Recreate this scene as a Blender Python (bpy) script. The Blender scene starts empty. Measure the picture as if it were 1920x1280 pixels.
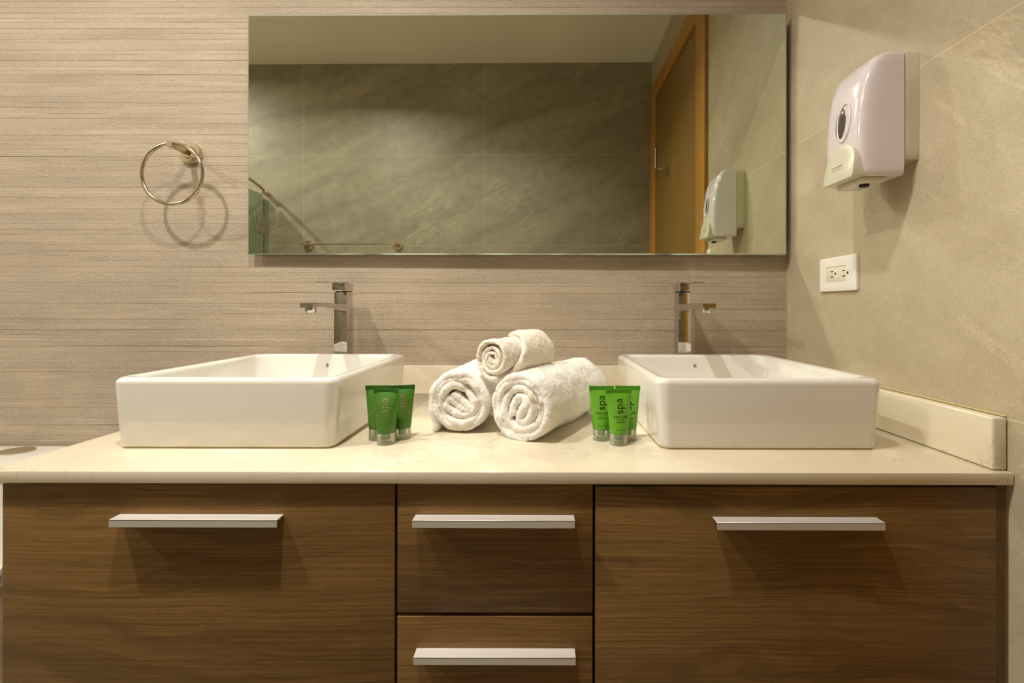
import bpy, bmesh, math, random
from mathutils import Vector, Matrix, noise as mnoise

SC = bpy.context.scene
COL = SC.collection
PI = math.pi
CZ = 1.05                     # camera height above the floor (m)

# ------------------------------------------------------------------ camera
cam = bpy.data.cameras.new('camera')
cam.sensor_width = 36.0
cam.lens = 853.0 / 1920.0 * 36.0
cam.shift_x = -50.0 / 1920.0
cam.shift_y = -65.0 / 1920.0
cam.clip_start = 0.02
co = bpy.data.objects.new('camera', cam)
co.location = (0, 0, CZ)
co.rotation_euler = (PI / 2, math.radians(-0.08), math.radians(0.12))
COL.objects.link(co)
SC.camera = co

# ------------------------------------------------------------------ world, lamps, exposure
w = bpy.data.worlds.new('world'); SC.world = w; w.use_nodes = True
w.node_tree.nodes['Background'].inputs[0].default_value = (1, .9, .75, 1)
w.node_tree.nodes['Background'].inputs[1].default_value = 0.05
SC.view_settings.view_transform = 'Standard'
SC.view_settings.look = 'None'
SC.view_settings.gamma = 1.0
SC.view_settings.use_curve_mapping = False
SC.view_settings.exposure = -0.15
CEIL = CZ + 1.60
def lamp(x, y, power, spread=130, tilt=0, size=.08, name='ceiling_lamp'):
    l = bpy.data.lights.new(name, 'AREA'); l.shape = 'DISK'; l.size = size
    l.energy = power; l.color = (1.0, .95, .865); l.spread = math.radians(spread)
    o = bpy.data.objects.new(name, l); o.location = (x, y, CEIL - .03); o.rotation_euler = (math.radians(tilt), 0, 0); COL.objects.link(o)
    return o
lamp(-2.55, .20, 33.0, 172)          # over the shower
lamp(-1.14, .34, 22.0, 160, 9)         # two adjustable downlights turned towards the mirror
lamp(-.31, .34, 12.5, 128, 9)
SC.cycles.use_guiding = True
SC.cycles.sample_clamp_indirect = 0
SC.cycles.blur_glossy = 0.0
SC.cycles.max_bounces = 10
SC.cycles.diffuse_bounces = 5
SC.cycles.glossy_bounces = 5

# ------------------------------------------------------------------ mesh helpers
def newbm(): return bmesh.new()

def add_box(bm, x0, x1, y0, y1, z0, z1, bevel=0, seg=2):
    r = bmesh.ops.create_cube(bm, size=1)
    vs = r['verts']
    bmesh.ops.scale(bm, vec=(x1 - x0, y1 - y0, z1 - z0), verts=vs)
    bmesh.ops.translate(bm, vec=((x0 + x1) / 2, (y0 + y1) / 2, (z0 + z1) / 2), verts=vs)
    if bevel:
        es = list({e for v in vs for e in v.link_edges})
        bmesh.ops.bevel(bm, geom=es, offset=bevel, segments=seg, profile=.5, affect='EDGES', clamp_overlap=True)

def frame_of(d):
    d = Vector(d).normalized()
    up = Vector((0, 0, 1)) if abs(d.z) < .9 else Vector((1, 0, 0))
    a = d.cross(up).normalized(); b = d.cross(a).normalized()
    return a, b

def add_rings(bm, rings, closed=False, cap=True):
    """rings: list of equal-length point loops"""
    R = [[bm.verts.new(p) for p in r] for r in rings]
    n = len(R[0])
    m = len(R)
    for i in range(m if closed else m - 1):
        A = R[i]; B = R[(i + 1) % m]
        for j in range(n):
            k = (j + 1) % n
            bm.faces.new((A[j], A[k], B[k], B[j]))
    if cap and not closed:
        bm.faces.new(R[0][::-1]); bm.faces.new(R[-1])
    return R

def add_tube(bm, pts, r, seg=16, closed=False):
    pts = [Vector(p) for p in pts]; n = len(pts); rings = []
    for i, p in enumerate(pts):
        if closed: d = pts[(i + 1) % n] - pts[i - 1]
        else: d = pts[min(i + 1, n - 1)] - pts[max(i - 1, 0)]
        if i == 0: a, b = frame_of(d)
        else:
            dn = d.normalized(); a = (a - dn * a.dot(dn)).normalized(); b = dn.cross(a)
        rr = r[i] if isinstance(r, (list, tuple)) else r
        rings.append([p + a * math.cos(2 * PI * k / seg) * rr + b * math.sin(2 * PI * k / seg) * rr for k in range(seg)])
    add_rings(bm, rings, closed)

def add_lathe(bm, origin, axis, prof, seg=32):
    """prof: list of (distance along axis, radius)"""
    o = Vector(origin); ax = Vector(axis).normalized(); a, b = frame_of(ax)
    rings = [[o + ax * h + (a * math.cos(2 * PI * k / seg) + b * math.sin(2 * PI * k / seg)) * max(r, 1e-5)
              for k in range(seg)] for h, r in prof]
    add_rings(bm, rings)

def rrect(hx, hy, r, n=8):
    r = min(r, hx * .999, hy * .999); pts = []
    for cx, cy, a0 in ((hx - r, hy - r, 0), (-hx + r, hy - r, 90), (-hx + r, -hy + r, 180), (hx - r, -hy + r, 270)):
        for k in range(n + 1):
            a = math.radians(a0 + 90 * k / n)
            pts.append((cx + r * math.cos(a), cy + r * math.sin(a)))
    return pts

def obj(name, bm, mat, parent=None, smooth=True, angle=40, flip=False):
    bmesh.ops.recalc_face_normals(bm, faces=bm.faces[:])
    me = bpy.data.meshes.new(name)
    bm.to_mesh(me); bm.free()
    if smooth:
        for p in me.polygons: p.use_smooth = True
        try: me.set_sharp_from_angle(angle=math.radians(angle))
        except Exception: pass
    for m in (mat if isinstance(mat, (list, tuple)) else [mat]): me.materials.append(m)
    o = bpy.data.objects.new(name, me); COL.objects.link(o)
    if parent: o.parent = parent
    return o

def thing(name, label, cat, loc=(0, 0, 0), rz=0, group=None):
    o = bpy.data.objects.new(name, None); COL.objects.link(o)
    o.empty_display_size = .05
    o.location = loc; o.rotation_euler = (0, 0, rz)
    o['label'] = label; o['category'] = cat
    if group: o['group'] = group
    return o

def tag(o, label, cat, group=None):
    o['label'] = label; o['category'] = cat
    if group: o['group'] = group
    return o

def struct(name, bm, mat, parent=None, **k):
    o = obj(name, bm, mat, parent, **k)
    if not parent: o['kind'] = 'structure'
    return o

def dup(root, loc, rz=None, label=None, group=None):
    r = root.copy(); COL.objects.link(r); r.location = loc
    if rz is not None: r.rotation_euler = (0, 0, rz)
    if label: r['label'] = label
    if group: r['group'] = group
    for ch in list(root.children):
        c = ch.copy(); COL.objects.link(c); c.parent = r
        for g in ch.children:
            d = g.copy(); COL.objects.link(d); d.parent = c
    return r

# ------------------------------------------------------------------ materials
def srgb(r, g, b):
    f = lambda c: (c / 255 / 12.92) if c / 255 <= .04045 else ((c / 255 + .055) / 1.055) ** 2.4
    return (f(r), f(g), f(b), 1)

class N:
    def __init__(s, name):
        s.m = bpy.data.materials.new(name); s.m.use_nodes = True
        s.t = s.m.node_tree; s.b = s.t.nodes['Principled BSDF']; s.out = s.t.nodes['Material Output']
    def n(s, typ, **k):
        x = s.t.nodes.new(typ)
        for a, v in k.items(): setattr(x, a, v)
        return x
    def l(s, a, b): s.t.links.new(a, b)
    def val(s, x, sock):
        if isinstance(x, bpy.types.NodeSocket): s.l(x, sock)
        else: sock.default_value = x
    def math(s, op, a, b=0.0, c=None, clamp=False):
        x = s.n('ShaderNodeMath', operation=op, use_clamp=clamp)
        s.val(a, x.inputs[0]); s.val(b, x.inputs[1])
        if c is not None: s.val(c, x.inputs[2])
        return x.outputs[0]
    def noise(s, vec, scale, detail=4, rough=.5, dist=0):
        x = s.n('ShaderNodeTexNoise'); s.l(vec, x.inputs['Vector'])
        x.inputs['Scale'].default_value = scale; x.inputs['Detail'].default_value = detail
        x.inputs['Roughness'].default_value = rough; x.inputs['Distortion'].default_value = dist
        return x.outputs['Fac']
    def pos(s): return s.n('ShaderNodeNewGeometry').outputs['Position']
    def objc(s): return s.n('ShaderNodeTexCoord').outputs['Object']
    def map(s, vec, loc=(0, 0, 0), rot=(0, 0, 0), scale=(1, 1, 1)):
        x = s.n('ShaderNodeMapping'); s.l(vec, x.inputs['Vector'])
        x.inputs['Location'].default_value = loc; x.inputs['Rotation'].default_value = rot
        x.inputs['Scale'].default_value = scale
        return x.outputs[0]
    def ramp(s, fac, stops):
        x = s.n('ShaderNodeValToRGB'); s.val(fac, x.inputs[0]); e = x.color_ramp.elements
        while len(e) < len(stops): e.new(.5)
        for i, (p, c) in enumerate(stops):
            e[i].position = p; e[i].color = c if len(c) == 4 else (*c, 1)
        return x.outputs[0]
    def rng(s, x, a, b, c=0.0, d=1.0, smooth=False):
        q = s.n('ShaderNodeMapRange'); q.clamp = True
        if smooth: q.interpolation_type = 'SMOOTHSTEP'
        s.val(x, q.inputs[0])
        for i, v in enumerate((a, b, c, d)): q.inputs[i + 1].default_value = v
        return q.outputs[0]
    def mix(s, fac, a, b):
        x = s.n('ShaderNodeMix', data_type='RGBA'); s.val(fac, x.inputs[0])
        s.val(a, x.inputs[6]); s.val(b, x.inputs[7]); return x.outputs[2]
    def bump(s, h, strength, dist):
        x = s.n('ShaderNodeBump'); s.l(h, x.inputs['Height'])
        x.inputs['Strength'].default_value = strength; x.inputs['Distance'].default_value = dist
        s.l(x.outputs[0], s.b.inputs['Normal']); return x
    def sep(s, v):
        x = s.n('ShaderNodeSeparateXYZ'); s.l(v, x.inputs[0]); return x.outputs
    def comb(s, a, b, c):
        x = s.n('ShaderNodeCombineXYZ'); s.val(a, x.inputs[0]); s.val(b, x.inputs[1]); s.val(c, x.inputs[2]); return x.outputs[0]

def plain(name, col, rough=.5, metal=0, spec=.5, coat=0, **k):
    m = N(name); b = m.b
    b.inputs['Base Color'].default_value = col; b.inputs['Roughness'].default_value = rough
    b.inputs['Metallic'].default_value = metal; b.inputs['Specular IOR Level'].default_value = spec
    b.inputs['Coat Weight'].default_value = coat; b.inputs['Coat Roughness'].default_value = .05
    # faint procedural unevenness of the finish
    f = m.noise(m.objc(), 60, 3)
    m.l(m.rng(f, .3, .7, max(rough - .03, .0), rough + .03), b.inputs['Roughness'])
    return m.m

def joint_mask(m, coord, positions, width):
    """1 on the grout lines at the given coordinates"""
    tot = None
    for p in positions:
        d = m.math('ABSOLUTE', m.math('SUBTRACT', coord, p))
        g = m.math('LESS_THAN', d, width)
        tot = g if tot is None else m.math('MAXIMUM', tot, g)
    return tot

def stone(name, light, dark, axis, hjoints, vjoints, jcol, rough=.42, veins=1.0):
    m = N(name); P = m.pos(); s = m.sep(P)
    u = s[1] if axis == 'y' else s[0]
    v = m.comb(u, s[2], 0.0)
    rv = m.map(m.map(v, rot=(0, 0, math.radians(-38 if axis == 'y' else -22))), scale=(.55, 2.8, 1))
    big = m.noise(rv, 2.0, 7, .62, .5)
    mid = m.noise(v, 14, 5, .65)
    fac = m.math('ADD', m.math('MULTIPLY', big, .65), m.math('MULTIPLY', mid, .35))
    c = m.mix(m.rng(fac, .38, .62), dark, light)
    # thin pale veins and hairline cracks
    vn = m.noise(m.map(m.map(v, rot=(0, 0, math.radians(-42 if axis == 'y' else -30))), loc=(3, 1, 0), scale=(.5, 2.4, 1)), 1.7, 7, .6, .5)
    vein = m.rng(m.math('ABSOLUTE', m.math('SUBTRACT', vn, .5)), 0, .016, 1, 0)
    gate = m.rng(m.noise(v, 2.2, 2), .47, .62)
    c = m.mix(m.math('MULTIPLY', m.math('MULTIPLY', vein, gate), .34 * veins), c, (min(light[0] * 1.5, 1), min(light[1] * 1.5, 1), min(light[2] * 1.5, 1), 1))
    # pits and quartz flecks
    vo = m.n('ShaderNodeTexVoronoi'); m.l(P, vo.inputs['Vector']); vo.inputs['Scale'].default_value = 90
    rnd = m.sep(vo.outputs['Color'])
    dot = m.math('MULTIPLY', m.math('LESS_THAN', vo.outputs['Distance'], .20), m.math('GREATER_THAN', rnd[0], .76))
    c = m.mix(m.math('MULTIPLY', dot, .42), c, (light[0] * 1.5, light[1] * 1.5, light[2] * 1.5, 1))
    dot2 = m.math('MULTIPLY', m.math('LESS_THAN', vo.outputs['Distance'], .15), m.math('LESS_THAN', rnd[0], .09))
    c = m.mix(m.math('MULTIPLY', dot2, .5), c, (dark[0] * .45, dark[1] * .42, dark[2] * .38, 1))
    fine = m.noise(P, 300, 3, .7)
    c = m.mix(m.rng(fine, .35, .65, .0, .35), c, (dark[0] * .6, dark[1] * .6, dark[2] * .6, 1))
    jm = None
    if hjoints: jm = joint_mask(m, s[2], hjoints, .0011)
    if vjoints:
        j2 = joint_mask(m, u, vjoints, .0011)
        jm = m.math('MAXIMUM', jm, j2) if jm else j2
    if jm: c = m.mix(m.math('MULTIPLY', jm, .75), c, jcol)
    m.l(c, m.b.inputs['Base Color'])
    m.b.inputs['Roughness'].default_value = rough
    h = m.math('ADD', m.math('MULTIPLY', m.noise(P, 330, 4, .65), .8), m.math('MULTIPLY', dot2, -.6))
    if jm: h = m.math('SUBTRACT', h, m.math('MULTIPLY', jm, .5))
    m.bump(h, .6, .0016)
    return m.m

def ribbed(name):
    """stone tile with uneven shallow horizontal ribs"""
    m = N(name); P = m.pos(); s = m.sep(P)
    x, z = s[0], s[2]
    pitch = .0153
    zz = m.math('ADD', m.math('DIVIDE', z, pitch), m.math('MULTIPLY', m.noise(m.comb(0.0, 0.0, m.math('MULTIPLY', z, 34.0)), 1.0, 1), 1.5))
    idx = m.math('FLOOR', zz); fr = m.math('FRACT', zz)
    def band_h(i):
        wn = m.n('ShaderNodeTexWhiteNoise', noise_dimensions='1D'); m.l(i, wn.inputs['W'])
        ns = m.noise(m.comb(m.math('MULTIPLY', x, 1.0), m.math('MULTIPLY', i, 7.31), 0.0), 1.5, 2, .5)
        return m.math('ADD', m.math('MULTIPLY', wn.outputs['Value'], .55), m.math('MULTIPLY', ns, 1.8))
    h0 = band_h(idx); h1 = band_h(m.math('ADD', idx, 1.0))
    t = m.rng(fr, .86, 1.0, smooth=True)
    lay = m.math('ADD', h0, m.math('MULTIPLY', m.math('SUBTRACT', h1, h0), t))
    # a fine groove on the edge of each band, fading in and out
    g = m.rng(m.math('ABSOLUTE', m.math('SUBTRACT', fr, .93)), 0, .07, 1, 0, smooth=True)
    gate = m.rng(m.noise(m.comb(x, m.math('MULTIPLY', idx, 3.7), 5.0), 2.3, 2), .40, .60, -.8, 1)
    g = m.math('MULTIPLY', g, gate)
    grain = m.noise(P, 330, 4, .65)
    grain2 = m.noise(P, 70, 3, .55)
    rough_gate = m.rng(m.noise(m.comb(x, m.math('MULTIPLY', idx, 1.9), 9.0), 2.0, 2), .35, .65, .45, 1.25)
    h = m.math('ADD', m.math('MULTIPLY', lay, .8), m.math('MULTIPLY', g, -.36))
    h = m.math('ADD', h, m.math('MULTIPLY', m.math('MULTIPLY', grain, rough_gate), .85))
    h = m.math('ADD', h, m.math('MULTIPLY', grain2, .22))
    jm = m.math('MAXIMUM', joint_mask(m, z, [CZ + .432, CZ - .168], .0010), joint_mask(m, x, [-.4165], .0008))
    h = m.math('SUBTRACT', h, m.math('MULTIPLY', jm, .5))
    m.bump(h, .8, .0042)
    c = m.mix(m.rng(m.noise(m.map(P, scale=(1, 1, 4)), 3, 5, .6), .3, .7), srgb(186, 170, 148), srgb(204, 188, 165))
    c = m.mix(m.rng(grain, .3, .7, .45, 0), c, srgb(132, 114, 94))
    c = m.mix(m.math('MULTIPLY', g, .08), c, srgb(120, 102, 82))
    vo = m.n('ShaderNodeTexVoronoi'); m.l(P, vo.inputs['Vector']); vo.inputs['Scale'].default_value = 120
    rnd = m.sep(vo.outputs['Color'])
    pit = m.math('MULTIPLY', m.math('LESS_THAN', vo.outputs['Distance'], .16), m.math('LESS_THAN', rnd[0], .10))
    c = m.mix(m.math('MULTIPLY', pit, .5), c, srgb(84, 70, 54))
    c = m.mix(m.math('MULTIPLY', jm, .55), c, srgb(205, 190, 165))
    m.l(c, m.b.inputs['Base Color'])
    m.b.inputs['Roughness'].default_value = .5
    m.b.inputs['Specular IOR Level'].default_value = .35
    return m.m

def walnut(name, vertical=False, tint=1.0):
    m = N(name); P = m.pos()
    oi = m.n('ShaderNodeObjectInfo').outputs['Random']
    s = m.sep(P)
    if vertical: base = m.comb(s[2], s[1], s[0])
    else: base = P
    off = m.comb(m.math('MULTIPLY', oi, 13.0), 0.0, m.math('MULTIPLY', oi, 5.0))
    va = m.n('ShaderNodeVectorMath', operation='ADD'); m.l(base, va.inputs[0]); m.l(off, va.inputs[1])
    v = va.outputs[0]
    warp = m.noise(m.map(v, scale=(1.5, 1, 4.0)), 2.0, 3, .5)
    # slow warping of the year rings, giving cathedral arches
    s2 = m.sep(v)
    zz = m.math('ADD', m.math('MULTIPLY', s2[2], 9.0), m.math('MULTIPLY', warp, 1.7))
    rings = m.noise(m.comb(m.math('MULTIPLY', s2[0], .25), 0.0, zz), 2.4, 6, .62)
    streak = m.noise(m.comb(m.math('MULTIPLY', s2[0], 3.0), 0.0, m.math('ADD', m.math('MULTIPLY', s2[2], 330.0), m.math('MULTIPLY', warp, 7.0))), 1.0, 5, .65)
    pores = m.noise(m.comb(m.math('MULTIPLY', s2[0], 14.0), 0.0, m.math('MULTIPLY', s2[2], 420.0)), 1.0, 3, .6)
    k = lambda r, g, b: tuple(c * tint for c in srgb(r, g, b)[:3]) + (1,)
    c = m.ramp(rings, [(.30, k(84, 61, 31)), (.43, k(103, 77, 41)), (.52, k(118, 89, 49)), (.62, k(107, 79, 43)), (.74, k(128, 98, 56))])
    c = m.mix(m.rng(streak, .38, .62, .0, .58), c, k(66, 46, 23))
    c = m.mix(m.rng(streak, .28, .40, .35, 0), c, k(150, 108, 66))
    c = m.mix(m.rng(pores, .56, .72, 0, .35), c, k(48, 30, 14))
    m.l(c, m.b.inputs['Base Color'])
    m.b.inputs['Roughness'].default_value = .42
    m.b.inputs['Specular IOR Level'].default_value = .35
    m.bump(m.math('ADD', streak, pores), .10, .0004)
    return m.m

def quartz(name):
    m = N(name); P = m.pos()
    c = m.mix(m.rng(m.noise(P, 3.5, 5, .6), .3, .7), srgb(217, 205, 181), srgb(227, 216, 193))
    vn = m.noise(m.map(P, rot=(0, 0, .5)), 4.2, 7, .6, 1.6)
    vein = m.rng(m.math('ABSOLUTE', m.math('SUBTRACT', vn, .5)), 0, .006, 1, 0)
    gate = m.rng(m.noise(P, 9, 2), .52, .62)
    c = m.mix(m.math('MULTIPLY', m.math('MULTIPLY', vein, gate), .45), c, srgb(150, 130, 105))
    m.l(c, m.b.inputs['Base Color'])
    m.b.inputs['Roughness'].default_value = .13
    m.b.inputs['Coat Weight'].default_value = .25
    m.b.inputs['Coat Roughness'].default_value = .06
    return m.m

def terry(name, col):
    m = N(name); P = m.objc()
    f = m.noise(P, 420, 3, .7)
    c = m.mix(m.rng(f, .3, .7), tuple(x * .90 for x in col[:3]) + (1,), col)
    m.l(c, m.b.inputs['Base Color'])
    m.b.inputs['Roughness'].default_value = .95
    m.b.inputs['Specular IOR Level'].default_value = .1
    m.b.inputs['Sheen Weight'].default_value = .25
    m.b.inputs['Sheen Roughness'].default_value = .6
    h = m.math('ADD', f, m.math('MULTIPLY', m.noise(P, 190, 3, .6), .9))
    m.bump(h, .5, .0014)
    return m.m

def see_through(name, col, body, opac, rough=.08):
    """thin clear plastic or glass"""
    m = N(name); nt = m.t
    tr = m.n('ShaderNodeBsdfTransparent'); tr.inputs[0].default_value = col
    m.b.inputs['Base Color'].default_value = body
    m.b.inputs['Roughness'].default_value = rough
    fr = m.n('ShaderNodeFresnel'); fr.inputs[0].default_value = 1.45
    mx = m.n('ShaderNodeMixShader')
    m.l(m.math('ADD', m.math('MULTIPLY', fr.outputs[0], .8), opac, clamp=True), mx.inputs[0])
    m.l(tr.outputs[0], mx.inputs[1]); m.l(m.b.outputs[0], mx.inputs[2])
    m.l(mx.outputs[0], m.out.inputs[0])
    return m.m

def paint(name, col, rough=.7):
    m = N(name); P = m.pos()
    c = m.mix(m.rng(m.noise(P, 2.0, 4), .3, .7), tuple(x * .96 for x in col[:3]) + (1,), col)
    m.l(c, m.b.inputs['Base Color']); m.b.inputs['Roughness'].default_value = rough
    m.bump(m.noise(P, 300, 2), .08, .0005)
    return m.m

M = {}
M['ribbed'] = ribbed('ribbed_stone_tile')
M['right'] = stone('beige_stone_tile', srgb(206, 192, 165), srgb(186, 171, 144), 'y', [CZ + .452, CZ - .170, CZ + 1.05, CZ - .77], [], srgb(222, 208, 180))
M['back'] = stone('grey_stone_tile', srgb(172, 163, 142), srgb(140, 132, 113), 'x', [CZ + .995, CZ + .400, CZ - .2, CZ - .8], [-1.578, -.386, .806], srgb(206, 196, 170), veins=1.4)
M['ceiling'] = paint('ceiling_paint', srgb(246, 242, 228))
M['floor'] = stone('floor_stone_tile', srgb(170, 156, 134), srgb(140, 126, 106), 'x', [], [], srgb(170, 156, 130))
M['quartz'] = quartz('cream_quartz')
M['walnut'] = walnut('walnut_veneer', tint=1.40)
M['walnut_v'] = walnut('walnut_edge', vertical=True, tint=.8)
M['dark'] = plain('dark_carcass', srgb(40, 28, 18), .7)
M['alu'] = plain('satin_aluminium', srgb(222, 218, 212), .50, metal=.45)
M['chrome'] = plain('polished_chrome', srgb(206, 204, 200), .05, metal=1)
M['nickel'] = plain('brushed_nickel', srgb(205, 192, 168), .17, metal=1)
M['ceramic'] = plain('white_ceramic', srgb(229, 226, 218), .08, coat=.5)
M['mirror'] = plain('mirror_silver', srgb(222, 228, 212), .0, metal=1)
M['mirror_edge'] = plain('mirror_edge', srgb(190, 205, 188), .15, metal=.6)
M['white_plastic'] = plain('white_plastic', srgb(236, 232, 222), .3)
M['cover'] = plain('glossy_white_cover', srgb(226, 216, 220), .16, coat=.5)
M['beige_plastic'] = plain('beige_plastic', srgb(206, 198, 172), .35)
M['lever_plastic'] = plain('pale_lever_plastic', srgb(214, 210, 190), .25)
M['smoke'] = plain('smoked_window', srgb(84, 76, 66), .25)
M['black'] = plain('black_slot', srgb(22, 18, 14), .6)
M['doorwood'] = None
M['terry'] = terry('white_terry', srgb(250, 247, 240))
M['terry_cream'] = terry('cream_terry', srgb(250, 242, 228))
def pile_mat(name, col):
    m = N(name)
    d = m.n('ShaderNodeBsdfDiffuse'); d.inputs[0].default_value = col
    t = m.n('ShaderNodeBsdfTranslucent'); t.inputs[0].default_value = col
    x = m.n('ShaderNodeMixShader'); x.inputs[0].default_value = .45
    f = m.noise(m.objc(), 500, 2)
    c = m.mix(m.rng(f, .3, .7), tuple(q * .93 for q in col[:3]) + (1,), col)
    m.l(c, d.inputs[0]); m.l(c, t.inputs[0])
    m.l(d.outputs[0], x.inputs[1]); m.l(t.outputs[0], x.inputs[2]); m.l(x.outputs[0], m.out.inputs[0])
    return m.m
M['pile'] = pile_mat('white_pile', srgb(252, 249, 243)); M['pile_cream'] = pile_mat('cream_pile', srgb(253, 247, 236))
M['green'] = plain('bright_green_plastic', srgb(104, 168, 44), .36)
M['green_dark'] = plain('deep_green_plastic', srgb(70, 120, 36), .32)
M['green_fold'] = plain('green_crimp', srgb(72, 140, 22), .35)
M['green_dark_fold'] = plain('deep_green_crimp', srgb(40, 92, 22), .32)
M['foil'] = plain('dark_foil_lettering', srgb(98, 84, 66), .22, metal=1)
M['foil_pale'] = plain('pale_foil_lettering', srgb(206, 182, 152), .28, metal=.85)
M['cap'] = see_through('clear_cap', (.97, .98, .93, 1), srgb(244, 244, 232), .12, .15)
M['plug'] = see_through('green_plug', (.55, .80, .62, 1), srgb(110, 176, 130), .55, .25)
M['glass'] = see_through('green_shower_glass', (.955, .975, .955, 1), srgb(140, 165, 140), .05, .02)
M['glass'].node_tree.nodes['Principled BSDF'].inputs['Metallic'].default_value = 1.0
M['glass'].node_tree.nodes['Principled BSDF'].inputs['Base Color'].default_value = srgb(205, 222, 205)
M['ink'] = plain('blue_grey_ink', srgb(62, 78, 84), .4)
M['caulk'] = plain('silicone_bead', srgb(208, 186, 130), .4)

def door_wood(name):
    m = N(name); s = m.sep(m.pos())
    v = m.comb(m.math('MULTIPLY', s[1], 60.0), m.math('MULTIPLY', s[0], 60.0), m.math('MULTIPLY', s[2], 3.0))
    f = m.noise(v, 1.0, 4, .6)
    c = m.mix(m.rng(f, .3, .7), srgb(176, 124, 52), srgb(194, 142, 68))
    m.l(c, m.b.inputs['Base Color']); m.b.inputs['Roughness'].default_value = .38
    return m.m
M['frame_wood'] = door_wood('honey_wood')
def leaf_wood(name):
    m = N(name); s = m.sep(m.pos())
    v = m.comb(m.math('MULTIPLY', s[1], 50.0), 0.0, m.math('MULTIPLY', s[2], 2.0))
    f = m.noise(v, 1.0, 4, .6)
    c = m.mix(m.rng(f, .3, .7), srgb(132, 100, 46), srgb(148, 114, 56))
    m.l(c, m.b.inputs['Base Color']); m.b.inputs['Roughness'].default_value = .4
    return m.m
M['leaf_wood'] = leaf_wood('door_leaf_wood')

# ------------------------------------------------------------------ the room
XR, YW, YB, XL = .7143, 1.316, -.41, -3.20
b = newbm(); add_box(b, XL - .1, XR + .1, YW, YW + .1, 0, CEIL); struct('wall_front', b, M['ribbed'], smooth=False)
b = newbm(); add_box(b, XR, XR + .1, YB - .1, YW, 0, CEIL); struct('wall_right', b, M['right'], smooth=False)
b = newbm(); add_box(b, XL - .1, XR, YB - .1, YB, 0, CEIL); struct('wall_back', b, M['back'], smooth=False)
b = newbm(); add_box(b, XL - .1, XL, YB, YW, 0, CEIL); struct('wall_left', b, M['right'], smooth=False)
b = newbm(); add_box(b, XL - .1, XR + .1, YB - .1, YW + .1, -.1, 0); struct('floor', b, M['floor'], smooth=False)
b = newbm(); add_box(b, XL - .1, XR + .1, YB - .1, YW + .1, CEIL, CEIL + .1); struct('ceiling', b, M['ceiling'], smooth=False)
# silicone corner line where the two tiled walls meet
b = newbm(); add_box(b, XR - .0025, XR - .0002, YW - .0025, YW - .0002, .805, CEIL - .001)
struct('trim_1', b, plain('corner_grout', srgb(196, 164, 122), .6), smooth=False)

# ------------------------------------------------------------------ countertop and splashes
CT = CZ - .2488
YC = .6847
cx0, cx1 = -.838, XR - .001
b = newbm(); add_box(b, cx0, cx1, YC, YW - .001, CT - .0185, CT, .0016, 2)
tag(obj('countertop', b, M['quartz']), 'long cream quartz countertop with faint veins over the walnut cabinet', 'countertop')
b = newbm(); add_box(b, cx0 + .002, cx1 - .0235, YW - .021, YW - .0012, CT + .0005, CT + .081, .0012, 2)
tag(obj('backsplash', b, M['quartz']), 'low cream quartz upstand along the ribbed wall behind the basins', 'backsplash')
b = newbm(); add_box(b, cx1 - .0222, cx1, YC + .010, YW - .0012, CT + .0005, CT + .081, .0035, 3)
tag(obj('backsplash', b, M['quartz']), 'low cream quartz upstand running along the right wall', 'backsplash')
b = newbm(); add_box(b, XR - .003, XR - .0004, YC + .012, YW - .03, CT + .0815, CT + .0838, .0008)
tag(obj('sealant_bead', b, M['caulk']), 'yellowed sealant line on top of the right upstand', 'sealant')

# ------------------------------------------------------------------ vanity cabinet
YF = .6922
cab = thing('vanity_cabinet', 'wall-wide walnut vanity cabinet with aluminium handles under the cream countertop', 'cabinet', (0, YF, 0))
ztop = CT - .0190
b = newbm()
add_box(b, -.8195, -.8195 + .018, .022, YW - YF - .002, .12, ztop)          # left side
obj('side_panel', b, M['walnut_v'], cab)
b = newbm()
add_box(b, .6925, .7098, .0005, YW - YF - .002, .12, ztop, .0006)           # right side
obj('side_panel', b, M['walnut_v'], cab)
b = newbm()
add_box(b, -.796, .692, .0225, .040, .12, ztop - .002)
add_box(b, -.796, .692, .040, YW - YF - .002, .12, .138)
obj('carcass', b, M['dark'], cab, smooth=False)
b = newbm(); add_box(b, .7100, .7140, .003, .020, .12, ztop - .001, .0005)
obj('filler_strip', b, plain('pale_filler', srgb(196, 172, 118), .5), cab)
b = newbm(); add_box(b, -.79, .70, .06, .5, 0, .119)
obj('plinth', b, M['dark'], cab, smooth=False)

def handle_bm(x0, x1, z):
    """folded aluminium ledge: flat top and a short front lip"""
    bm = newbm()
    add_box(bm, x0, x1, -.0190, -.0003, z - .0020, z, .0004, 1)
    add_box(bm, x0, x1, -.0190, -.0172, z - .0115, z - .0004, .0004, 1)
    add_box(bm, x0 + .004, x1 - .004, -.0025, -.0003, z - .0080, z - .0015)
    return bm
fx = lambda px: (px - 1010) / 853 * YF
fz = lambda py: CZ - (py - 575) / 853 * YF
hx = lambda px: (px - 1010) / 853 * .671
def front(px0, px1, py0, py1, h0, h1, hz, kind, label=None):
    bm = newbm(); add_box(bm, px0, px1, 0, .018, py1, py0, .0008, 2)
    d = obj(kind, bm, M['walnut'], cab)
    h = obj('handle', handle_bm(h0, h1, hz), M['alu'], d)
    return d
zb = .130
front(-.8190, fx(738.5), fz(909), zb, hx(198), hx(515.5), CZ - .3163, 'door')
front(fx(743.5), fx(1110), fz(908), fz(1148.5), hx(770.5), hx(1077), CZ - .3163, 'drawer')
front(fx(743.5), fx(1110), fz(1156), zb, hx(773), hx(1079), CZ - .5190, 'drawer')
front(fx(1115), fx(1866), fz(912), zb, hx(1345), hx(1660.5), CZ - .3185, 'door')

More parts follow.
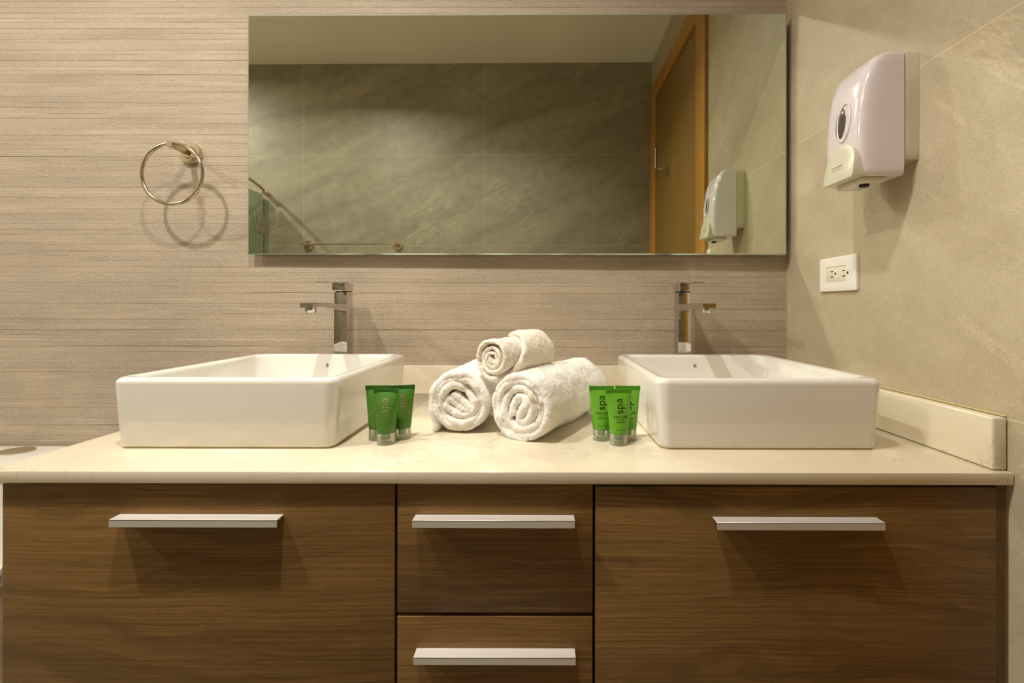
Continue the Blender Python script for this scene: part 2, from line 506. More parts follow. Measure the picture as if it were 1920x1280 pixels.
# ------------------------------------------------------------------ basins
def basin(name, label, loc, rz=0):
    t = thing(name, label, 'basin', loc, rz, 'pair of vessel basins')
    W, D, H = .1980, .2090, .1243
    rings = []
    def ring(hx, hy, r, z, dy=0): rings.append([(x, y + dy, z) for x, y in rrect(hx, hy, r, 10)])
    ring(W - .011, D - .010, .014, .0015)
    ring(W - .0075, D - .007, .018, .0004 + .004)
    ring(W - .0065, D - .006, .019, .008)
    ring(W - .003, D - .003, .021, .060)
    ring(W, D, .023, H - .0105)
    for k in range(1, 7):
        a = PI / 2 * k / 6
        ring(W - .0095 * (1 - math.cos(a)), D - .0095 * (1 - math.cos(a)), .023, H - .0105 + .0105 * math.sin(a))
    iw, idp = W - .0185, D - .0185
    ring(iw + .003, idp + .003, .022, H - .0004)
    for k in range(0, 6):
        a = PI / 2 * k / 5
        ring(iw + .002 - .008 * math.sin(a), idp + .002 - .008 * math.sin(a), .026, H - .001 - .008 * (1 - math.cos(a)))
    for q, z in ((.010, .092), (.014, .07), (.022, .046), (.034, .030), (.055, .0225)):
        ring(iw - q, idp - q, .03 + q * .9, z)
    ring(.06, .06, .055, .0175); ring(.022, .022, .0215, .016)
    bm = newbm(); add_rings(bm, rings)
    obj('bowl', bm, M['ceramic'], t, angle=60)
    bm = newbm(); add_lathe(bm, (0, 0, .0165), (0, 0, 1), [(0, .021), (.002, .021), (.003, .0195), (.0035, .016), (.006, .0155), (.0075, .012), (.008, 0)])
    obj('drain_plug', bm, M['chrome'], t)
    # maker's mark on the inside of the back wall
    bm = newbm(); s = .0048; yy = idp - .0095
    def st(pts):
        add_tube(bm, [(x * s, yy + z * s * .17, .0958 + z * s) for x, z in pts], .00065, 6)
    st([(-.75, .0), (-.2, .25), (.1, .55), (.35, .45), (.45, .15)])
    st([(-.55, .45), (-.15, .95), (.35, .85), (.65, .3)])
    st([(-.2, .3), (-.25, -.9)]); st([(.15, -.05), (.5, -.9), (.85, .25)])
    obj('maker_mark', bm, M['ink'], t)
    bm = newbm(); hx_, hy_ = W - .0098, D - .009
    add_rings(bm, [[(x, y, z) for x, y in rrect(hx_, hy_, .015, 6)] for z in (.0002, .0016)])
    obj('silicone_seal', bm, M['caulk'], t)
    return t
basin('vessel_basin', 'white rectangular vessel basin, the left one, nearest the toilet', (-.5505, .9960, CT + .0002), math.radians(0))
basin('vessel_basin', 'white rectangular vessel basin, the right one, nearest the side upstand', (.4015, .9960, CT + .0002), math.radians(0))

# ------------------------------------------------------------------ faucets
def faucet(label, x):
    t = thing('basin_faucet', label, 'faucet', (x, 1.232, CT), 0, 'pair of tall chrome faucets')
    z = lambda rel: rel + .2488
    bm = newbm(); add_box(bm, -.0225, .0225, -.004, .044, .0003, .006, .001); obj('base_plate', bm, M['chrome'], t)
    bm = newbm(); add_box(bm, -.0178, .0178, 0, .040, .0055, z(.0395), .0016, 3); obj('column', bm, M['chrome'], t)
    bm = newbm(); add_box(bm, -.0155, .0155, .004, .037, z(.0385), z(.0425), .0005)
    obj('collar', bm, M['black'], t)
    bm = newbm(); add_box(bm, -.0178, .0178, -.013, .043, z(.0420), z(.0640), .0022, 3); obj('handle_block', bm, M['chrome'], t)
    # lever: thin plate reaching forward
    bm = newbm()
    rings = []
    for y, zz in ((.020, .0650), (-.013, .0648), (-.060, .0628), (-.100, .0607), (-.1075, .0602)):
        wv = .0165 if y > -.105 else .0150
        rings.append([(wx, y, z(zz + dz)) for wx, dz in ((-wv, -.0012), (wv, -.0012), (wv, .0012), (-wv, .0012))])
    add_rings(bm, rings); obj('lever', bm, M['chrome'], t, angle=25)
    # spout: flat top, underside thinning towards the tip
    bm = newbm(); rings = []
    for y, zt, zbm, wv in ((.002, .0078, -.0120, .0172), (-.05, .0080, -.0085, .0172), (-.11, .0083, -.0045, .0172),
                           (-.150, .0085, -.0030, .0172), (-.173, .0085, -.0028, .0168), (-.180, .0082, -.0024, .0150)):
        rings.append([(wx, y, z(zz)) for wx, zz in ((-wv, zbm + .001), (-wv + .0012, zbm), (wv - .0012, zbm), (wv, zbm + .001),
                                                    (wv, zt - .0008), (wv - .0008, zt), (-wv + .0008, zt), (-wv, zt - .0008))])
    add_rings(bm, rings); obj('spout', bm, M['chrome'], t, angle=30)
    bm = newbm(); add_lathe(bm, (0, -.160, z(-.0022)), (0, 0, -1), [(0, .0125), (.009, .0125), (.010, .0118), (.0125, .0112), (.0130, .0095), (.0120, .0090), (.0120, .0)])
    obj('aerator', bm, M['chrome'], t)
    return t
faucet('tall square chrome faucet standing behind the left basin', -.5400)
faucet('tall square chrome faucet standing behind the right basin', .3925)

# ------------------------------------------------------------------ mirror
YM = 1.288
mr = thing('wall_mirror', 'wide frameless rectangular mirror on the ribbed wall, reflecting a wooden door', 'mirror', (-.060, YM, CZ), math.radians(-.30))
x0, x1, z0, z1 = -.772, .7560, .1475, .8290
bm = newbm()
e = .0035
F = [(x0 + e, 0, z0 + e), (x1 - e, 0, z0 + e), (x1 - e, 0, z1 - e), (x0 + e, 0, z1 - e)]
G = [(x0, .0016, z0), (x1, .0016, z0), (x1, .0016, z1), (x0, .0016, z1)]
K = [(x0, .005, z0), (x1, .005, z0), (x1, .005, z1), (x0, .005, z1)]
add_rings(bm, [F, G, K])
o = obj('mirror_glass', bm, [M['mirror'], M['mirror_edge']], mr, smooth=False)
for p in o.data.polygons:
    c = p.center
    p.material_index = 0 if c.y < .0001 else 1
bm = newbm(); add_box(bm, x0 + .010, x1 - .010, .0052, .0225, z0 + .012, z1 - .012)
obj('mounting_frame', bm, M['dark'], mr, smooth=False)

# ------------------------------------------------------------------ towel ring
tr = thing('towel_ring', 'round nickel towel ring on the ribbed wall left of the mirror', 'towel ring', (-1.0065, YW, CZ + .4405))
bm = newbm(); add_lathe(bm, (0, -.0003, 0), (0, -1, 0), [(0, .0300), (.009, .0300), (.0105, .0290), (.0108, .0180), (.0125, .0165), (.019, .0150), (.0205, .0135), (.021, 0)], 40)
obj('wall_plate', bm, M['nickel'], tr)
bm = newbm(); add_lathe(bm, (0, -.020, 0), (0, -1, 0), [(0, .0085), (.050, .0085), (.0515, .0070), (.053, .0070), (.0535, .0088), (.063, .0088), (.064, .0080), (.064, 0)], 24)
obj('post', bm, M['nickel'], tr)
bm = newbm(); add_tube(bm, [(.083 * math.sin(a), -.0735, -.078 + .083 * math.cos(a)) for a in [2 * PI * k / 72 for k in range(72)]], .0048, 12, closed=True)
obj('ring', bm, M['nickel'], tr)

# ------------------------------------------------------------------ soap dispenser on the right wall
sd = thing('soap_dispenser', 'white and beige wall soap dispenser with oval window on the right wall', 'soap dispenser', (XR, .9160, CZ))
hw = .0572
def dsec(p, z, hwid, n=7.0, p0=0.0):
    """squarish half section: flat back at p0 from the wall, slightly convex front at p"""
    pts = []
    for k in range(41):
        a = PI * k / 40; cx_, sx_ = math.cos(a), math.sin(a)
        pts.append((-(p0 + (p - p0) * abs(sx_) ** (2 / n)), hwid * math.copysign(abs(cx_) ** (2 / n), cx_)))
    return [(x, y, z) for x, y in pts]
bm = newbm()
P_ = [(a_, b_ + .004 * min(1, (.4835 - a_) * 30), c_ + .001, d_ + .007) for a_, b_, c_, d_ in [(.4835, .046, .0535, .006), (.4815, .060, .0558, .007), (.4760, .068, .0566, .008), (.4600, .0760, .0572, .009), (.430, .0845, .0574, .010),
      (.390, .0900, .0576, .011), (.340, .0930, .0576, .012), (.290, .0930, .0575, .012), (.262, .0905, .0570, .011), (.2530, .0870, .0560, .010), (.2500, .080, .054, .008)]]
add_rings(bm, [dsec(p + bu * .75, z, h_, 6.5, .0285) for z, p, h_, bu in P_])
obj('cover', bm, M['cover'], sd, angle=50)
bm = newbm()
add_rings(bm, [dsec(p, z, h_, 14, .0004) for z, p, h_ in ((.4825, .028, .0545), (.4800, .0283, .0570), (.400, .0283, .0580), (.300, .0283, .0580), (.2800, .0283, .0576), (.2790, .0280, .057))])
obj('backplate', bm, M['beige_plastic'], sd, angle=50)
def front_p(z, y):
    for i in range(len(P_) - 1):
        a, c = P_[i], P_[i + 1]
        if c[0] <= z <= a[0]:
            t_ = (a[0] - z) / (a[0] - c[0]); p = a[1] + (c[1] - a[1]) * t_ + .75 * (a[3] + (c[3] - a[3]) * t_)
            return .0285 + (p - .0285) * (1 - min(.98, abs(y / .0582)) ** 6.5) ** (1 / 6.5)
    return .09
# oval sight window with raised rim
wc = (-.010, .3670)
bm = newbm()
add_tube(bm, [(-front_p(wc[1] + .0375 * math.sin(a), .0185 * math.cos(a)) - .0006, wc[0] + .0185 * math.cos(a), wc[1] + .0375 * math.sin(a)) for a in [2 * PI * k / 48 for k in range(48)]], .0022, 10, closed=True)
obj('window_rim', bm, M['cover'], sd)
bm = newbm()
rings = []
for f in (1.0, .96, .5, .05):
    rings.append([(-front_p(wc[1] + .0310 * f * math.sin(a), .0145 * f * math.cos(a)) - (.0004 if f == 1 else .0012), .0145 * f * math.cos(a), wc[1] + .0310 * f * math.sin(a)) for a in [2 * PI * k / 40 for k in range(40)]])
add_rings(bm, rings)
obj('sight_window', bm, M['smoke'], sd)
# push lever: arched plate thickening to a flat-bottomed grip
bm = newbm()
def arch(scale, n=18):
    pts = []
    for k in range(n + 1):
        a = PI * k / n
        sx, sz = math.cos(a), math.sin(a)
        pts.append((-.006 + .0455 * scale * (abs(sx) ** .9) * (1 if sx >= 0 else -1), .2800 + .0430 * scale * sz))
    pts += [(-.006 - .0460 * scale, .2545 + .003 * (1 - scale)), (-.006 - .0430 * scale, .2495), (-.006 + .0430 * scale, .2495), (-.006 + .0460 * scale, .2545 + .003 * (1 - scale))]
    return pts
def lev(z): return .1120 + (.322 - z) * .14
rings = [[(-.060, y, z) for y, z in arch(1)], [(-(lev(z) - .004), y, z) for y, z in arch(1)],
         [(-(lev(z) - .0008), y, z) for y, z in arch(.975)], [(-lev(z), y, z) for y, z in arch(.93)], [(-lev(z) - .0012, -.003 + y * .5, .272 + (z - .272) * .5) for y, z in arch(.93)]]
add_rings(bm, rings)
lv = obj('push_lever', bm, M['lever_plastic'], sd, angle=45)
bm = newbm()
for zc in (.281, .2745, .268):
    add_box(bm, -lev(zc) - .0016, -lev(zc) - .0002, -.018, .014, zc - .0004, zc + .0004)
obj('grip_line', bm, plain('grip_line_plastic', srgb(190, 186, 166), .4), lv, smooth=False)  # raised grip lines, slightly darker than the lever
bm = newbm(); add_box(bm, -.098, -.050, -.046, .030, .2405, .2495, .003, 2)
obj('lever_underside', bm, M['lever_plastic'], sd)
bm = newbm(); add_lathe(bm, (-.078, -.022, .2405), (0, 0, -1), [(0, .009), (.004, .0085), (.005, .007), (.005, 0)], 20)
obj('nozzle', bm, M['black'], sd)

# ------------------------------------------------------------------ outlet
ot = thing('wall_outlet', 'white horizontal double wall outlet on the right wall below the dispenser', 'outlet', (XR, 1.0855, CZ + .0790))
ry, rz_ = .0670, .0412
bm = newbm(); rings = []
for p, q in ((.0005, 0), (.0045, 0), (.0065, .0012), (.0072, .0035), (.0072, .010)):
    rings.append([(-p, y, z) for y, z in rrect(ry - q, rz_ - q, .004, 5)])
add_rings(bm, rings)
obj('cover_plate', bm, M['white_plastic'], ot, angle=30)
bm = newbm(); add_box(bm, -.0079, -.0065, -.0330, .0385, -.0172, .0172, .0006, 2)
rc = obj('receptacle', bm, plain('outlet_insert', srgb(228, 220, 198), .35), ot)
bm = newbm()
def wall_pt(px, py):
    Y = 609.3 / (px - 1010) * (XR - .008) / XR; return Y - 1.0855, (575 - py) * Y / 853 - .0790
for cxp, cyp, wy, hz in ((478, 620, .0036, .0013), (478, 748, .0042, .0013), (760, 588, .0036, .0013), (760, 720, .0042, .0013), (558, 670, .0022, .0026), (850, 640, .0022, .0026)):
    y_, z_ = wall_pt(1520 + cxp * .078125, 460 + cyp * .078125)
    bm = newbm(); add_box(bm, -.0086, -.0078, y_ - wy, y_ + wy, z_ - hz, z_ + hz, .0003)
    obj('socket_slot', bm, M['black'], rc, smooth=False)
bm = newbm()
add_box(bm, -.0083, -.0078, -.0055, .0055, .003, .0085, .0002); add_box(bm, -.0083, -.0078, -.0055, .0055, -.0085, -.003, .0002)
obj('test_button', bm, M['white_plastic'], rc, smooth=False)
bm = newbm(); add_box(bm, -.0078, -.0070, -.0335, .0390, .0168, .0180)
obj('insert_gap', bm, plain('gap_grey', srgb(120, 108, 88), .6), ot, smooth=False)

sw = thing('light_switch', 'white narrow light switch plate beside the wooden door frame, glimpsed low in the mirror', 'light switch', (XR, .6400, CZ + .1880))
bm = newbm(); rings = []
for p, q in ((.0005, 0), (.0050, 0), (.0070, .0012), (.0078, .0035), (.0078, .010)):
    rings.append([(-p, y, z) for y, z in rrect(.0210 - q, .0575 - q, .004, 5)])
add_rings(bm, rings); obj('cover_plate', bm, M['white_plastic'], sw, angle=30)
bm = newbm(); add_box(bm, -.0100, -.0075, -.0095, .0095, -.0200, .0200, .0008)
obj('rocker', bm, M['white_plastic'], sw)

# ------------------------------------------------------------------ spa tubes
def tube_ab(h):
    """half width, half depth at height h above the counter"""
    t = max(0, min(1, (h - .0205) / (.0925 - .0205)))
    return .0162 + (.0228 - .0162) * t ** .9, .0155 * (1 - t ** 1.7) + .0016 * t ** 1.7
def tube_section(h, n=40):
    a, bb = tube_ab(h); pts = []
    for k in range(n):
        th = 2 * PI * k / n
        pts.append((a * math.cos(th), bb * math.sin(th), h))
    return pts
def text_bm(txt, size, rot, x, h, fn, align='CENTER', bold=0.0):
    cu = bpy.data.curves.new('lettering', 'FONT'); cu.body = txt; cu.size = size
    cu.align_x = align; cu.align_y = 'CENTER'; cu.offset = bold; cu.resolution_u = 3
    o = bpy.data.objects.new('lettering', cu); COL.objects.link(o)
    dg = bpy.context.evaluated_depsgraph_get(); dg.update()
    me = bpy.data.meshes.new_from_object(o.evaluated_get(dg))
    bpy.data.objects.remove(o); bpy.data.curves.remove(cu)
    bm = bmesh.new(); bm.from_mesh(me); bpy.data.meshes.remove(me)
    bmesh.ops.transform(bm, matrix=Matrix.Translation((x, h, 0)) @ Matrix.Rotation(rot, 4, 'Z'), verts=bm.verts[:])
    for q in range(-16, 17):
        bmesh.ops.bisect_plane(bm, geom=bm.verts[:] + bm.edges[:] + bm.faces[:], plane_co=(q * .0013, 0, 0), plane_no=(1, 0, 0), dist=1e-7)
    for q in range(16, 96, 4):
        bmesh.ops.bisect_plane(bm, geom=bm.verts[:] + bm.edges[:] + bm.faces[:], plane_co=(0, q * .001, 0), plane_no=(0, 1, 0), dist=1e-7)
    for v in bm.verts:
        xx, hh = v.co.x, v.co.y
        v.co = fn(xx, hh)
    return bm
def on_tube(xx, hh):
    a, bb = tube_ab(hh); u = max(-.98, min(.98, xx / a))
    return Vector((xx, -bb * math.sqrt(1 - u * u) - .00022, hh))

def make_tube(body, fold, foil, label, group, dent=0.0):
    t = thing('spa_tube', label, 'toiletry tube', (0, 0, 0), 0, group)
    bm = newbm(); rings = []
    a0, b0 = tube_ab(.0205)
    rings.append([(x * .80, y * .80, .0203) for x, y, z in tube_section(.0205)])
    rings.append([(x * .97, y * .97, .0205) for x, y, z in tube_section(.0205)])
    for k in range(25):
        h = .0212 + (.0925 - .0212) * k / 24
        s = tube_section(h)
        dn = dent * max(0, (h - .075) / .0175) ** 1.5
        rings.append([(x, y + (dn * (1 - (x / .0228) ** 2) if y < 0 else dn * (1 - (x / .0228) ** 2)), z) for x, y, z in s])
    add_rings(bm, rings)
    ob = obj('tube_body', bm, body, t, angle=60)
    bm = newbm()
    for s_ in range(1):
        R_ = []
        for k in range(13):
            u = -1 + 2 * k / 12; x = u * .0232; dn = dent * (1 - u * u)
            R_.append([(x, dn - .0014, .0922), (x, dn + .0014, .0922), (x, dn + .0012, .1003 - .0006 * (1 - u * u)), (x, dn - .0012, .1003 - .0006 * (1 - u * u))])
        add_rings(bm, R_)
    obj('crimped_end', bm, fold, t, angle=30)
    bm = newbm()
    def join(o2):
        me = bpy.data.meshes.new('tmp'); o2.to_mesh(me); o2.free(); bm.from_mesh(me); bpy.data.meshes.remove(me)
    def fn(xx, hh):
        v = on_tube(xx, hh); v.y += dent * max(0, (hh - .075) / .0175) ** 1.5 * (1 - (xx / .0228) ** 2); return v
    join(text_bm('spa', .0208, PI / 2, -.0006, .0702, fn, bold=.0))
    join(text_bm('NATURE', .0066, 0, .0010, .0512, fn))
    join(text_bm('amenities', .0030, 0, .0005, .0470, fn))
    join(text_bm('PAPAYA', .0042, 0, .0005, .0425, fn))
    join(text_bm('30 ml  1 fl.oz', .0030, 0, .0005, .0290, fn))
    obj('lettering', bm, foil, t, smooth=False)
    bm = newbm()
    add_lathe(bm, (0, 0, 0), (0, 0, 1), [(.0003, .0158), (.0012, .0163), (.0060, .0164), (.0064, .0161), (.0068, .0164), (.0200, .0160), (.0201, .0150), (.0030, .0148), (.0022, .0)], 40)
    obj('cap', bm, M['cap'], t, angle=50)
    bm = newbm()
    add_lathe(bm, (0, 0, 0), (0, 0, 1), [(.0075, .0), (.0075, .0040), (.0085, .0068), (.0200, .0078), (.0202, .0)], 28)
    obj('neck', bm, M['plug'], t)
    return t
gd, gl = 'dark green tubes beside the left basin', 'bright green tubes beside the right basin'
T1 = make_tube(M['green_dark'], M['green_dark_fold'], M['foil_pale'], 'dark green spa tube standing in front of the other two by the left basin', gd, dent=.0030)
T1.location = (-.2792, .828, CT); T1.rotation_euler.z = math.radians(-4)
dup(T1, (-.3045, .857, CT), math.radians(2), 'dark green spa tube half hidden behind its neighbour, touching distance from the left basin')
dup(T1, (-.2600, .861, CT), math.radians(16), 'dark green spa tube at the back nearest the towels, lettering turned aside')
T2 = make_tube(M['green'], M['green_fold'], M['foil'], 'bright green spa tube standing in front of the other two by the right basin', gl, dent=.0008)
T2.location = (.1440, .827, CT); T2.rotation_euler.z = math.radians(3)
dup(T2, (.1165, .856, CT), math.radians(-2), 'bright green spa tube at the back nearest the rolled towels')
dup(T2, (.1665, .859, CT), math.radians(-3), 'bright green spa tube half hidden at the back nearest the right basin')

# ------------------------------------------------------------------ rolled towels
def catmull(pts, step):
    P = [Vector((p[0], p[1], 0)) for p in pts]
    P = [P[0] * 2 - P[1]] + P + [P[-1] * 2 - P[-2]]
    out = []
    for i in range(1, len(P) - 2):
        a, b_, c, d = P[i - 1], P[i], P[i + 1], P[i + 2]
        n = max(2, int((c - b_).length / step))
        for k in range(n):
            t = k / n
            out.append(.5 * ((2 * b_) + (c - a) * t + (2 * a - 5 * b_ + 4 * c - d) * t * t + (3 * b_ - a - 3 * c + d) * t ** 3))
    out.append(P[-2]); return out

def towel_bm(path, R, th, L, seed, ystart=None, squash=1.0, step=.0022, amp=.0016, stag=.007, rest=None):
    """sweep a soft-edged strip (thickness th, width L) along the roll path; roll axis = local +Y, front at y = 0"""
    pts = catmull([(x * R, z * R * squash) for x, z in path], step)
    n = len(pts); rng = random.Random(seed)
    hl = th / 2
    m = max(8, int(L / step))
    bm = newbm(); rings = []
    so = Vector((seed * 3.1, seed * 1.7, 0))
    for i, p in enumerate(pts):
        d = (pts[min(i + 1, n - 1)] - pts[max(i - 1, 0)]).normalized()
        nr = Vector((d.y, -d.x, 0))
        u = i / (n - 1)
        tip = min(1, min(i, n - 1 - i) * step / hl)
        tk = hl * math.sqrt(max(0.02, 1 - (1 - tip) ** 2))
        y0 = stag * mnoise.noise(Vector((i * step * 22, seed, 0)))
        if ystart: y0 += ystart(u)
        y1 = L + .003 * mnoise.noise(Vector((i * step * 15, seed + 9, 0)))
        loop = []
        for k in range(9):                      # front rounded edge
            a = PI / 2 + PI * k / 8
            loop.append((tk * math.sin(a), y0 + tk + tk * math.cos(a) * 1.0))
        for k in range(1, m):
            loop.append((-tk, y0 + tk + (y1 - y0 - 2 * tk) * k / m))
        for k in range(9):
            a = -PI / 2 + PI * k / 8
            loop.append((tk * math.sin(a), y1 - tk + tk * math.cos(a)))
        for k in range(1, m):
            loop.append((tk, y1 - tk - (y1 - y0 - 2 * tk) * k / m))
        ring = []
        for off, y in loop:
            q = Vector((p.x + nr.x * off, y, p.y + nr.y * off))
            ring.append(q)
        rings.append(ring)
    add_rings(bm, rings)
    bmesh.ops.recalc_face_normals(bm, faces=bm.faces[:])
    bm.normal_update()
    for v in bm.verts:
        c = v.co
        f = mnoise.noise(c * 230 + so) * .8 + mnoise.noise(c * 430 + so) * .6
        g = mnoise.noise(c * 75 + so) * .0014 + mnoise.noise(c * 34 + so) * .0028 + mnoise.noise(c * 14 + so) * .0025
        v.co = c + v.normal * (f * amp + g)
        if rest and v.co.z < -rest: v.co.z = -rest - .0003 * mnoise.noise(c * 300)
    return bm

def pile(bm, seed, count, length=.0017, width=.00024, rest=None):
    """terry pile: a dense felt of short loops standing on the cloth"""
    rng = random.Random(seed); faces = [f for f in bm.faces if len(f.verts) == 4]
    areas = [f.calc_area() for f in faces]
    picks = rng.choices(faces, weights=areas, k=count)
    out = newbm()
    for f in picks:
        u, v = rng.random(), rng.random()
        a, b_, c, d = [q.co for q in f.verts]
        p = (a * (1 - u) + b_ * u) * (1 - v) + (d * (1 - u) + c * u) * v
        n = (f.normal + Vector((rng.gauss(0, .45), rng.gauss(0, .45), rng.gauss(0, .45)))).normalized()
        t = n.cross(Vector((rng.gauss(0, 1), rng.gauss(0, 1), rng.gauss(0, 1)))).normalized()
        L_ = length * rng.uniform(.6, 1.15)
        tip = p + n * L_ + t * rng.uniform(-.4, .4) * L_
        if rest and min(tip.z, p.z) < -rest: continue
        V_ = [out.verts.new(q) for q in (p - t * width - n * .0003, p + t * width - n * .0003, tip + t * width * .8, tip - t * width * .8)]
        out.faces.new(V_)
    return out

def towel(name, label, loc, rz, path, R, th, L, seed, mat, npile, **kw):
    t = thing(name, label, 'towel', loc, rz, 'rolled white towels')
    bm = towel_bm(path, R, th, L, seed, **kw)
    pb = pile(bm, seed, npile, rest=kw.get('rest'))
    me = bpy.data.meshes.new('terry_pile'); pb.to_mesh(me); pb.free(); me.materials.append(M['pile_cream'] if mat is M['terry_cream'] else M['pile'])
    po = bpy.data.objects.new('terry_pile', me); COL.objects.link(po); po.parent = t; po['kind'] = 'stuff'
    obj('towel_roll', bm, mat, t, angle=180)
    return t

def spiral(r0, r1, turns, a0, n=10, ox=0, oz=0, cw=1, wob=.03, seed=1):
    rng = random.Random(seed); out = []
    N_ = int(turns * n)
    for k in range(N_ + 1):
        t = k / N_; a = a0 + cw * 2 * PI * turns * t
        r = r0 + (r1 - r0) * t + rng.uniform(-wob, wob) * (1 - t)
        out.append((r * math.cos(a) + ox * (1 - t), r * math.sin(a) + oz * (1 - t)))
    return out

# right roll, seen end-on, with a doubled core
pathR = [(-.40, -.34), (-.36, .0), (-.16, .30), (.10, .33), (.17, .14), (.0, -.12), (-.10, -.36), (.08, -.46), (.30, -.30), (.40, .02), (.36, .34), (.10, .58),
         (-.25, .60), (-.56, .36), (-.68, -.06), (-.55, -.46), (-.20, -.68), (.25, -.66), (.60, -.40), (.74, -.02), (.70, .34), (.48, .66), (.10, .84),
         (-.36, .80), (-.74, .50), (-.88, .04), (-.80, -.42), (-.50, -.74), (-.05, -.90), (.42, -.82), (.78, -.52), (.92, -.10), (.86, .36), (.56, .78), (.06, .97), (-.46, .90), (-.86, .56), (-1.02, .06), (-.94, -.44), (-.64, -.82), (-.16, -1.02), (.2, -1.04)]
tR = towel('rolled_towel', 'large white rolled towel, bottom right of the stack, with a hanging loop in its end', (-.0340, .8440, CT + .0612), math.radians(-28),
           pathR, .0585, .0165, .290, 3, M['terry'], 85000, squash=.985, rest=.0610)
bm = newbm()
LP = [(.020, -.002, .034), (.026, -.012, .031), (.029, -.014, .022), (.033, -.010, .014), (.041, -.003, .012), (.044, .004, .018)]
rings = []
for p in LP: rings.append([(p[0] + dx, p[1] + dy, p[2] + dz) for dx, dy, dz in ((-.005, -.0012, -.003), (.005, -.0012, .003), (.005, .0012, .003), (-.005, .0012, -.003))])
add_rings(bm, rings)
o = obj('hanging_loop', bm, terry('woven_hem', srgb(226, 216, 196)), tR)
sm = o.modifiers.new('sub', 'SUBSURF'); sm.levels = sm.render_levels = 2

pathL = [(-.30, .30), (-.05, .12), (.22, -.12), (.34, -.22), (.10, -.24), (-.20, .0), (-.42, .12), (-.50, -.12), (-.25, -.32), (.12, -.44), (.42, -.30), (.50, .02),
         (.28, .36), (-.06, .58), (-.36, .60), (-.62, .30), (-.70, -.12), (-.52, -.50), (-.14, -.70), (.34, -.64), (.66, -.34), (.76, .06), (.62, .48), (.26, .78), (-.18, .84),
         (-.60, .64), (-.86, .22), (-.88, -.2), (-.76, -.5), (-.45, -.76), (-.05, -.88), (.38, -.80), (.72, -.50), (.90, -.06), (.84, .40), (.52, .80), (.02, .98), (-.48, .88), (-.86, .54), (-1.0, .04), (-.95, -.44), (-.88, -.80), (-.90, -1.02)]
tL = towel('rolled_towel', 'white rolled towel, bottom left of the stack, nearer the dark green tubes', (-.1560, .8920, CT + .0600), math.radians(-6),
           pathL, .0570, .0160, .200, 7, M['terry'], 62000, squash=.98, rest=.0595)

pathT = spiral(.08, .46, 2.0, 2.1, 12, .02, -.02, 1, .05, 4) + spiral(.48, .72, 1.0, 2.1, 14, 0, 0, 1, .012, 5)[1:] + spiral(.74, .98, 1.0, 2.1, 16, 0, 0, 1, .0, 5)[1:]
def ystT(u): return min(1.0, max(0.0, (u - .74) / .22)) * .082
tT = towel('rolled_towel', 'smaller cream-white rolled towel lying on top of the other two', (-.0930, .8740, CT + .1490), math.radians(-33),
           pathT, .0460, .0105, .160, 11, M['terry_cream'], 46000, ystart=ystT, stag=.006)

# ------------------------------------------------------------------ toilet beside the cabinet
to = thing('toilet', 'white toilet with a flat tank lid and chrome flush button left of the cabinet', 'toilet', (-1.435, 1.30, 0))
LZ = CZ - .398
bm = newbm(); add_rings(bm, [[(x, -.10 + y, z) for x, y in rrect(hx_, hy_, .03, 6)] for z, hx_, hy_ in ((.36, .19, .085), (.45, .20, .092), (LZ - .030, .205, .095), (LZ - .0295, .200, .090))])
obj('tank', bm, M['ceramic'], to)
bm = newbm(); add_rings(bm, [[(x, -.10 + y, z) for x, y in rrect(hx_, hy_, .03, 6)] for z, hx_, hy_ in ((LZ - .029, .212, .098), (LZ - .008, .216, .102), (LZ - .002, .213, .099), (LZ, .205, .092))])
tl = obj('tank_lid', bm, M['ceramic'], to)
bm = newbm()
rg = []
for z, s_ in ((LZ - .001, 1.0), (LZ + .0025, 1.0), (LZ + .0035, .95), (LZ + .0036, .8), (LZ + .0036, .1)):
    rg.append([(.002 + .040 * s_ * math.cos(a), -.055 + .033 * s_ * math.sin(a), z) for a in [2 * PI * k / 36 for k in range(36)]])
add_rings(bm, rg); obj('flush_button', bm, M['nickel'], tl, angle=20)
bm = newbm(); rg = []
for z, sx, sy in ((.001, .11, .22), (.05, .105, .21), (.2, .13, .23), (.33, .185, .27), (.385, .195, .285), (.39, .185, .275)):
    rg.append([(sx * math.cos(a), -.42 + sy * math.sin(a), z) for a in [2 * PI * k / 40 for k in range(40)]])
add_rings(bm, rg); obj('pan', bm, M['ceramic'], to)
bm = newbm(); rg = []
for z, s_ in ((.391, .98), (.396, 1.02), (.412, 1.02), (.420, .97), (.422, .5)):
    rg.append([(.195 * s_ * math.cos(a), -.42 + .285 * s_ * math.sin(a), z) for a in [2 * PI * k / 40 for k in range(40)]])
add_rings(bm, rg); obj('seat_lid', bm, M['white_plastic'], to)

# ------------------------------------------------------------------ door on the right wall behind the camera (seen in the mirror)
dr = bpy.data.objects.new('door_1', None); COL.objects.link(dr); dr['kind'] = 'structure'; dr.location = (XR, 0, 0)
y0, y1, zt = -.405, .615, CZ + 1.405
ly0, ly1, lzt = -.262, .495, CZ + 1.300
bm = newbm()
fo = -.016
add_box(bm, fo, -.0004, y0, ly0 - .002, .001, zt, .002); add_box(bm, fo, -.0004, ly1 + .002, y1, .001, zt, .002)
add_box(bm, fo, -.0004, ly0 - .002, ly1 + .002, lzt + .002, zt, .002)
obj('door_frame', bm, M['frame_wood'], dr)
bm = newbm(); add_box(bm, -.0045, -.0006, ly0, ly1, .006, lzt, .001)
lf = obj('door_leaf', bm, M['leaf_wood'], dr)
bm = newbm(); add_lathe(bm, (-.010, ly0 + .001, CZ + .86), (0, 0, 1), [(0, .005), (.12, .005)], 12)
obj('hinge', bm, M['nickel'], dr)
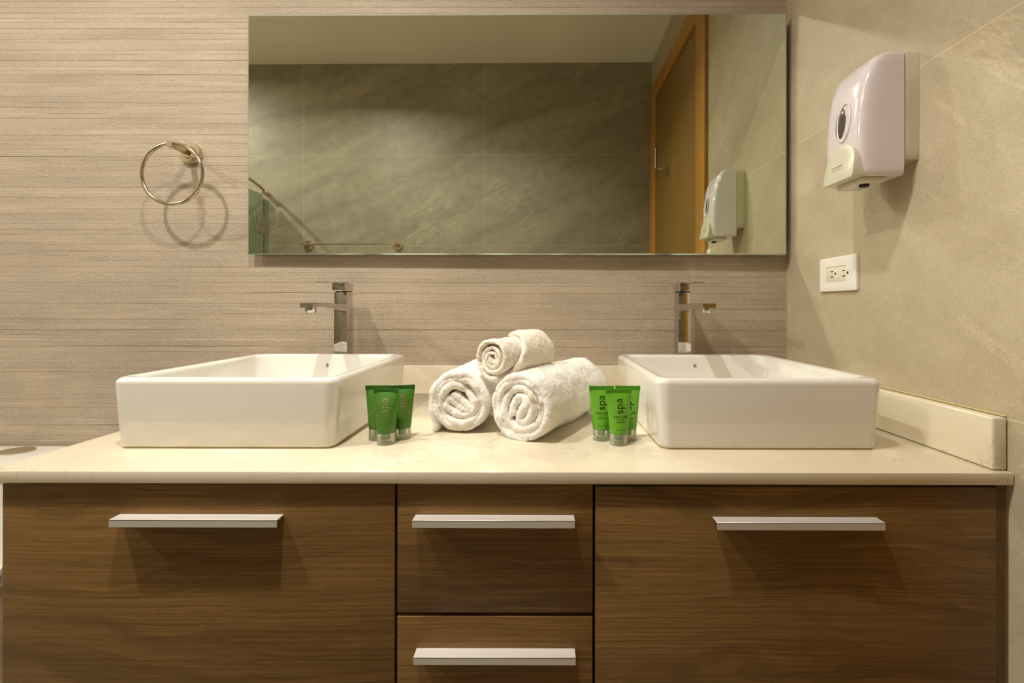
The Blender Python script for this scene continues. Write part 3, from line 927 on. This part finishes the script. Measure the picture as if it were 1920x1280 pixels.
bm = newbm(); add_lathe(bm, (-.005, .0, CZ + .768), (-1, 0, 0), [(0, .024), (.004, .024), (.005, .008), (.030, .007), (.045, .010), (.047, 0)], 20)
add_tube(bm, [(-.032, .0, CZ + .768), (-.045, -.012, CZ + .775), (-.060, -.018, CZ + .79)], .005, 10)
add_tube(bm, [(-.032, .0, CZ + .768), (-.045, .012, CZ + .775), (-.060, .018, CZ + .79)], .005, 10)
obj('robe_hook', bm, M['nickel'], lf)

# ------------------------------------------------------------------ towel bar on the back wall
tb = thing('towel_bar', 'slim nickel towel bar on the grey tiled wall, seen low in the mirror', 'towel bar', (-1.245, YB, CZ + .402))
for sx in (-1, 1):
    bm = newbm(); add_lathe(bm, (sx * .295, .0004, 0), (0, 1, 0), [(0, .029), (.009, .029), (.010, .015), (.020, .013), (.021, .0085), (.072, .0085), (.073, 0)], 28)
    obj('bracket', bm, M['nickel'], tb)
bm = newbm(); add_tube(bm, [(-.302, .066, 0), (.302, .066, 0)], .0058, 14); obj('bar', bm, M['nickel'], tb)

# ------------------------------------------------------------------ shower screen (seen at the mirror's left edge)
sg = thing('shower_screen', 'green-tinted glass shower screen with chrome hinge at the left edge of the mirror', 'shower screen', (-1.815, YB, 0))
bm = newbm(); add_box(bm, -.004, .004, .0006, .055, .02, CZ + .700, .001); obj('fixed_pane', bm, M['glass'], sg)
bm = newbm(); add_box(bm, -.004, .004, .060, .640, .02, CZ + .725, .001); obj('door_pane', bm, M['glass'], sg)
bm = newbm(); add_box(bm, .0045, .016, .010, .052, CZ + .470, CZ + .575, .003); add_box(bm, .0045, .018, .063, .135, CZ + .470, CZ + .575, .003)
add_tube(bm, [(.012, .0575, CZ + .468), (.012, .0575, CZ + .577)], .006, 12)
obj('glass_hinge', bm, M['chrome'], sg)
bm = newbm()
add_tube(bm, [(.0, .045, CZ + .758), (.0, .10, CZ + .775), (.0, .18, CZ + .790), (-.02, .40, CZ + .800), (-.06, .64, CZ + .800)], .0095, 14)
add_lathe(bm, (0, .0006, CZ + .742), (0, 1, 0), [(0, .016), (.02, .016), (.035, .012), (.050, .012)], 18)
obj('support_rail', bm, M['nickel'], sg)
